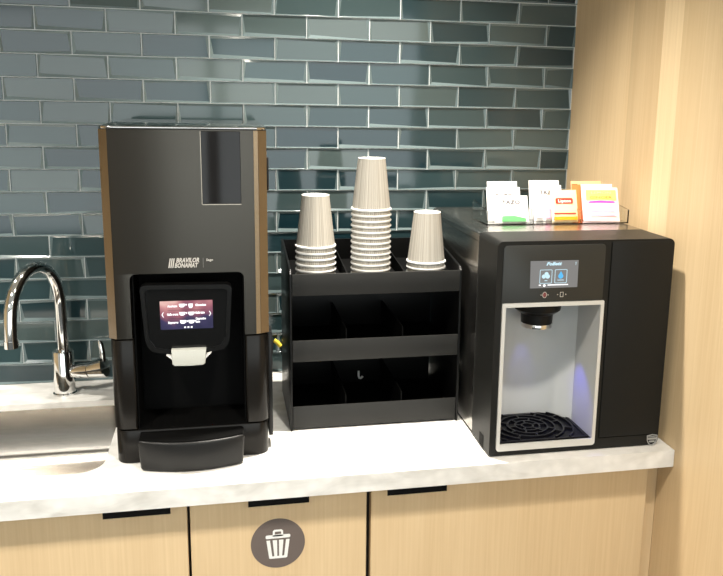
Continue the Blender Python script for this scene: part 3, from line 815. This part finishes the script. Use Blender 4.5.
def sachet(label, w, h, lean, x, y, matname, decor=None, rz=0.):
    """thin paper envelope: bottom edge at (x, y), leaning back by 'lean' degrees"""
    b = MB(); b.use(matname)
    x += .004
    T = Matrix.Translation((x, y, CZ+t_+.0006)) @ Matrix.Rotation(rz, 4, 'Z') @ Matrix.Rotation(R(-lean), 4, 'X')
    # pillow-shaped envelope with crimped edges
    nx_, nz_ = 8, 8
    F, K = {}, {}
    for i in range(nx_+1):
        for j in range(nz_+1):
            u, w_ = i/nx_, j/nz_
            bul = .0022*(math.sin(PI*u)*math.sin(PI*w_))**.5+.0002
            F[i, j] = b.v(-w/2+w*u, -bul, h*w_); K[i, j] = b.v(-w/2+w*u, bul, h*w_)
    for i in range(nx_):
        for j in range(nz_):
            b.face([F[i, j], F[i+1, j], F[i+1, j+1], F[i, j+1]]); b.face([K[i+1, j], K[i, j], K[i, j+1], K[i+1, j+1]])
    for i in range(nx_):
        b.face([F[i+1, 0], F[i, 0], K[i, 0], K[i+1, 0]]); b.face([F[i, nz_], F[i+1, nz_], K[i+1, nz_], K[i, nz_]])
    for j in range(nz_):
        b.face([F[0, j], F[0, j+1], K[0, j+1], K[0, j]]); b.face([F[nx_, j+1], F[nx_, j], K[nx_, j], K[nx_, j+1]])
    b.move(T)
    o = b.build('tea_sachet', at=(x, y, CZ+t_+.0006), smooth=60)
    tag(o, label, 'tea sachet', 'tea sachets in the clear tray')
    if decor:
        b = MB(); decor(b, w, h); b.move(T); b.build('print', o)
    return o
YP = -.00275
def flat(b, m, x0, x1, z0, z1, y=YP): b.use(m); b.box(x0, x1, y, y+.0004, z0, z1)
def d_tazo(b, w, h, green=False):
    b.use('ink'); b.text('TAZO', -w*.26, YP, h*.68, .0125, w*.52, extrude=.0002)
    flat(b, 'palepink', -w*.3, w*.3, h*.56, h*.60)
    if green:
        b.use('green'); b.prism([(-w*.30, h*.03), (w*.40, h*.03), (w*.40, h*.14), (w*.05, h*.26), (-w*.28, h*.24)], 1, YP, YP+.0004)
def d_tazo_pink(b, w, h):
    b.use('ink'); b.text('TAZO', -w*.26, YP, h*.74, .0125, w*.56, extrude=.0002)
    flat(b, 'pink', -w*.10, w*.10, h*.06, h*.34); flat(b, 'palepink', -w*.42, -w*.2, h*.08, h*.42)
def d_yellow(b, w, h):
    b.use('red'); b.prism(rrect(-w*.33, w*.33, h*.56, h*.74, h*.05, 4), 1, YP, YP+.0004)
    b.use('paper'); b.text('Lipton', -w*.24, YP-.0002, h*.605, .0095, w*.48, extrude=.0002)
    flat(b, 'red', -w*.42, w*.42, h*.24, h*.28); flat(b, 'paper', -w*.5, -w*.42, h*.02, h*.98); flat(b, 'gold', -w*.46, w*.46, h*.05, h*.16)
def d_pinkyel(b, w, h):
    flat(b, 'lemon', -w*.40, w*.44, h*.62, h*.92)
    b.use('peach'); b.text('LEMON', -w*.26, YP-.0002, h*.80, .008, w*.55, extrude=.0002)
    b.use('orange'); b.text('GINGER', -w*.3, YP-.0002, h*.66, .009, w*.62, extrude=.0002)
    b.use('purple'); b.prism([(-w*.36, h*.54), (w*.40, h*.54), (w*.36, h*.585), (0, h*.61), (-w*.3, h*.585)], 1, YP, YP+.0004)
    for k in range(3): flat(b, 'pink', -w*.3, w*.38, h*(.16+.12*k), h*(.19+.12*k))
def d_orange(b, w, h):
    flat(b, 'red', -w*.48, -w*.30, h*.70, h*.92); flat(b, 'red', -w*.28, w*.2, h*.66, h*.76)
H_, W_ = .074, .072
sachet('white sachet with a green mark, at the front of the first compartment', .080, .060, 20, .944, -.384, 'paper', lambda b, w, h: d_tazo(b, w, h, True), .02)
sachet('white lettered sachet in the middle of the first compartment', .078, .076, 17, .935, -.362, 'paper', d_tazo)
sachet('plain white sachet standing highest in the first compartment', .070, .086, 13, .938, -.342, 'paper')
sachet('yellow sachet with a red oval, in the middle compartment', .062, .072, 19, 1.068, -.384, 'yellow', d_yellow)
sachet('white sachet with a pink mark, behind the yellow sachet', .070, .080, 17, 1.037, -.362, 'paper', d_tazo_pink)
sachet('plain white sachet standing highest in the middle compartment', .072, .088, 13, 1.037, -.342, 'paper')
sachet('pale pink sachet with yellow and purple print, in the third compartment', .084, .078, 22, 1.155, -.384, 'palepink', d_pinkyel, -.08)
sachet('pale pink sachet with a lemon yellow band, behind the purple printed one', .076, .082, 17, 1.158, -.362, 'palepink', lambda b, w, h: flat(b, 'lemon', -w*.4, w*.46, h*.45, h*.85))
sachet('orange sachet with red print, standing highest in the third compartment', .074, .086, 13, 1.139, -.342, 'peach', d_orange)
sachet('orange sachet with a red spine, against the divider', .030, .080, 16, 1.117, -.352, 'orange')

# ------------------------------------------------------------------ lights
def light(name, kind, loc, energy, color=(1, 1, 1), size=.05, rot=None, target=None, spot=None, blend=.6, sy=None):
    l = bpy.data.lights.new(name, kind); l.energy = energy; l.color = color
    if kind == 'AREA':
        l.size = size
        if sy: l.shape = 'RECTANGLE'; l.size_y = sy
    else: l.shadow_soft_size = size
    if kind == 'SPOT': l.spot_size = R(spot); l.spot_blend = blend
    o = bpy.data.objects.new(name, l); COL.objects.link(o); o.location = loc
    if target: o.rotation_euler = (Vector(target)-Vector(loc)).to_track_quat('-Z', 'Y').to_euler()
    elif rot: o.rotation_euler = rot
    o['kind'] = 'helper'
    return o
WARM = (1, .94, .84)
light('downlight_lamp', 'SPOT', (.67, -.42, 2.70), 330, WARM, .035, target=(.66, -.46, .9), spot=73, blend=1.)
light('downlight_lamp', 'SPOT', (-.75, -.42, 2.70), 170, WARM, .035, target=(-.70, -.46, .9), spot=76, blend=1.)
light('downlight_lamp', 'SPOT', (-.55, -1.72, 2.70), 165, WARM, .05, target=(-.45, -1.1, .5), spot=100, blend=1.)
light('downlight_lamp', 'SPOT', (.74, -1.60, 2.70), 118, WARM, .05, target=(.68, -1.0, .5), spot=100, blend=1.)
for x in (-1.2, 2.0):
    light('room_fill', 'AREA', (x, -3.8, 2.73), 20, (1, .96, .90), .6, rot=(0, 0, 0), sy=.6)  # unseen area fill added to lift the room's general light
# blue and white dispensing lights in the alcove
light('alcove_lamp', 'SPOT', (.980, -.500, 1.140), 1.1, (.10, .10, 1), .004, target=(1.062, -.545, .985), spot=40, blend=.9)
light('alcove_lamp', 'SPOT', (.957, -.490, 1.140), .14, (.2, .2, 1), .004, target=(.957, -.462, 1.06), spot=40, blend=.9)

light('alcove_lamp', 'SPOT', (.966, -.508, 1.141), .5, (.10, .10, 1), .004, target=(.965, -.535, .93), spot=34, blend=.9)
w = bpy.data.worlds.new('World'); sc.world = w; w.use_nodes = True
w.node_tree.nodes['Background'].inputs[0].default_value = (.8, .85, .9, 1); w.node_tree.nodes['Background'].inputs[1].default_value = .1

# ------------------------------------------------------------------ camera
FPX, PPX, PPY = 811.785, 395.031, 264.634
yaw, pit, rol = .2092144, .2008090, .0183173
cy, sy, cp_, sp, cr_, sr = math.cos(yaw), math.sin(yaw), math.cos(pit), math.sin(pit), math.cos(rol), math.sin(rol)
fw = Vector((sy*cp_, cy*cp_, -sp)); rt = Vector((cy, -sy, 0)); up = rt.cross(fw)
r2 = rt*cr_+up*sr; u2 = -rt*sr+up*cr_
cam = bpy.data.cameras.new('Camera'); co = bpy.data.objects.new('Camera', cam); COL.objects.link(co)
mt = Matrix.Identity(4)
for i in range(3):
    mt[i][0] = r2[i]; mt[i][1] = u2[i]; mt[i][2] = -fw[i]
mt[0][3], mt[1][3], mt[2][3] = .336088, -2.046066, 1.601718
co.matrix_world = mt
cam.sensor_fit = 'HORIZONTAL'; cam.sensor_width = 36; cam.lens = FPX/723*36
cam.shift_x = (361.5-PPX)/723; cam.shift_y = (PPY-288)/723
cam.clip_start = .01
sc.camera = co

sc.view_settings.view_transform = 'Standard'; sc.view_settings.look = 'None'
sc.view_settings.gamma = 1; sc.view_settings.use_curve_mapping = False
sc.view_settings.exposure = 0.10
for o in sc.objects:
    if 'base' in o: del o['base']
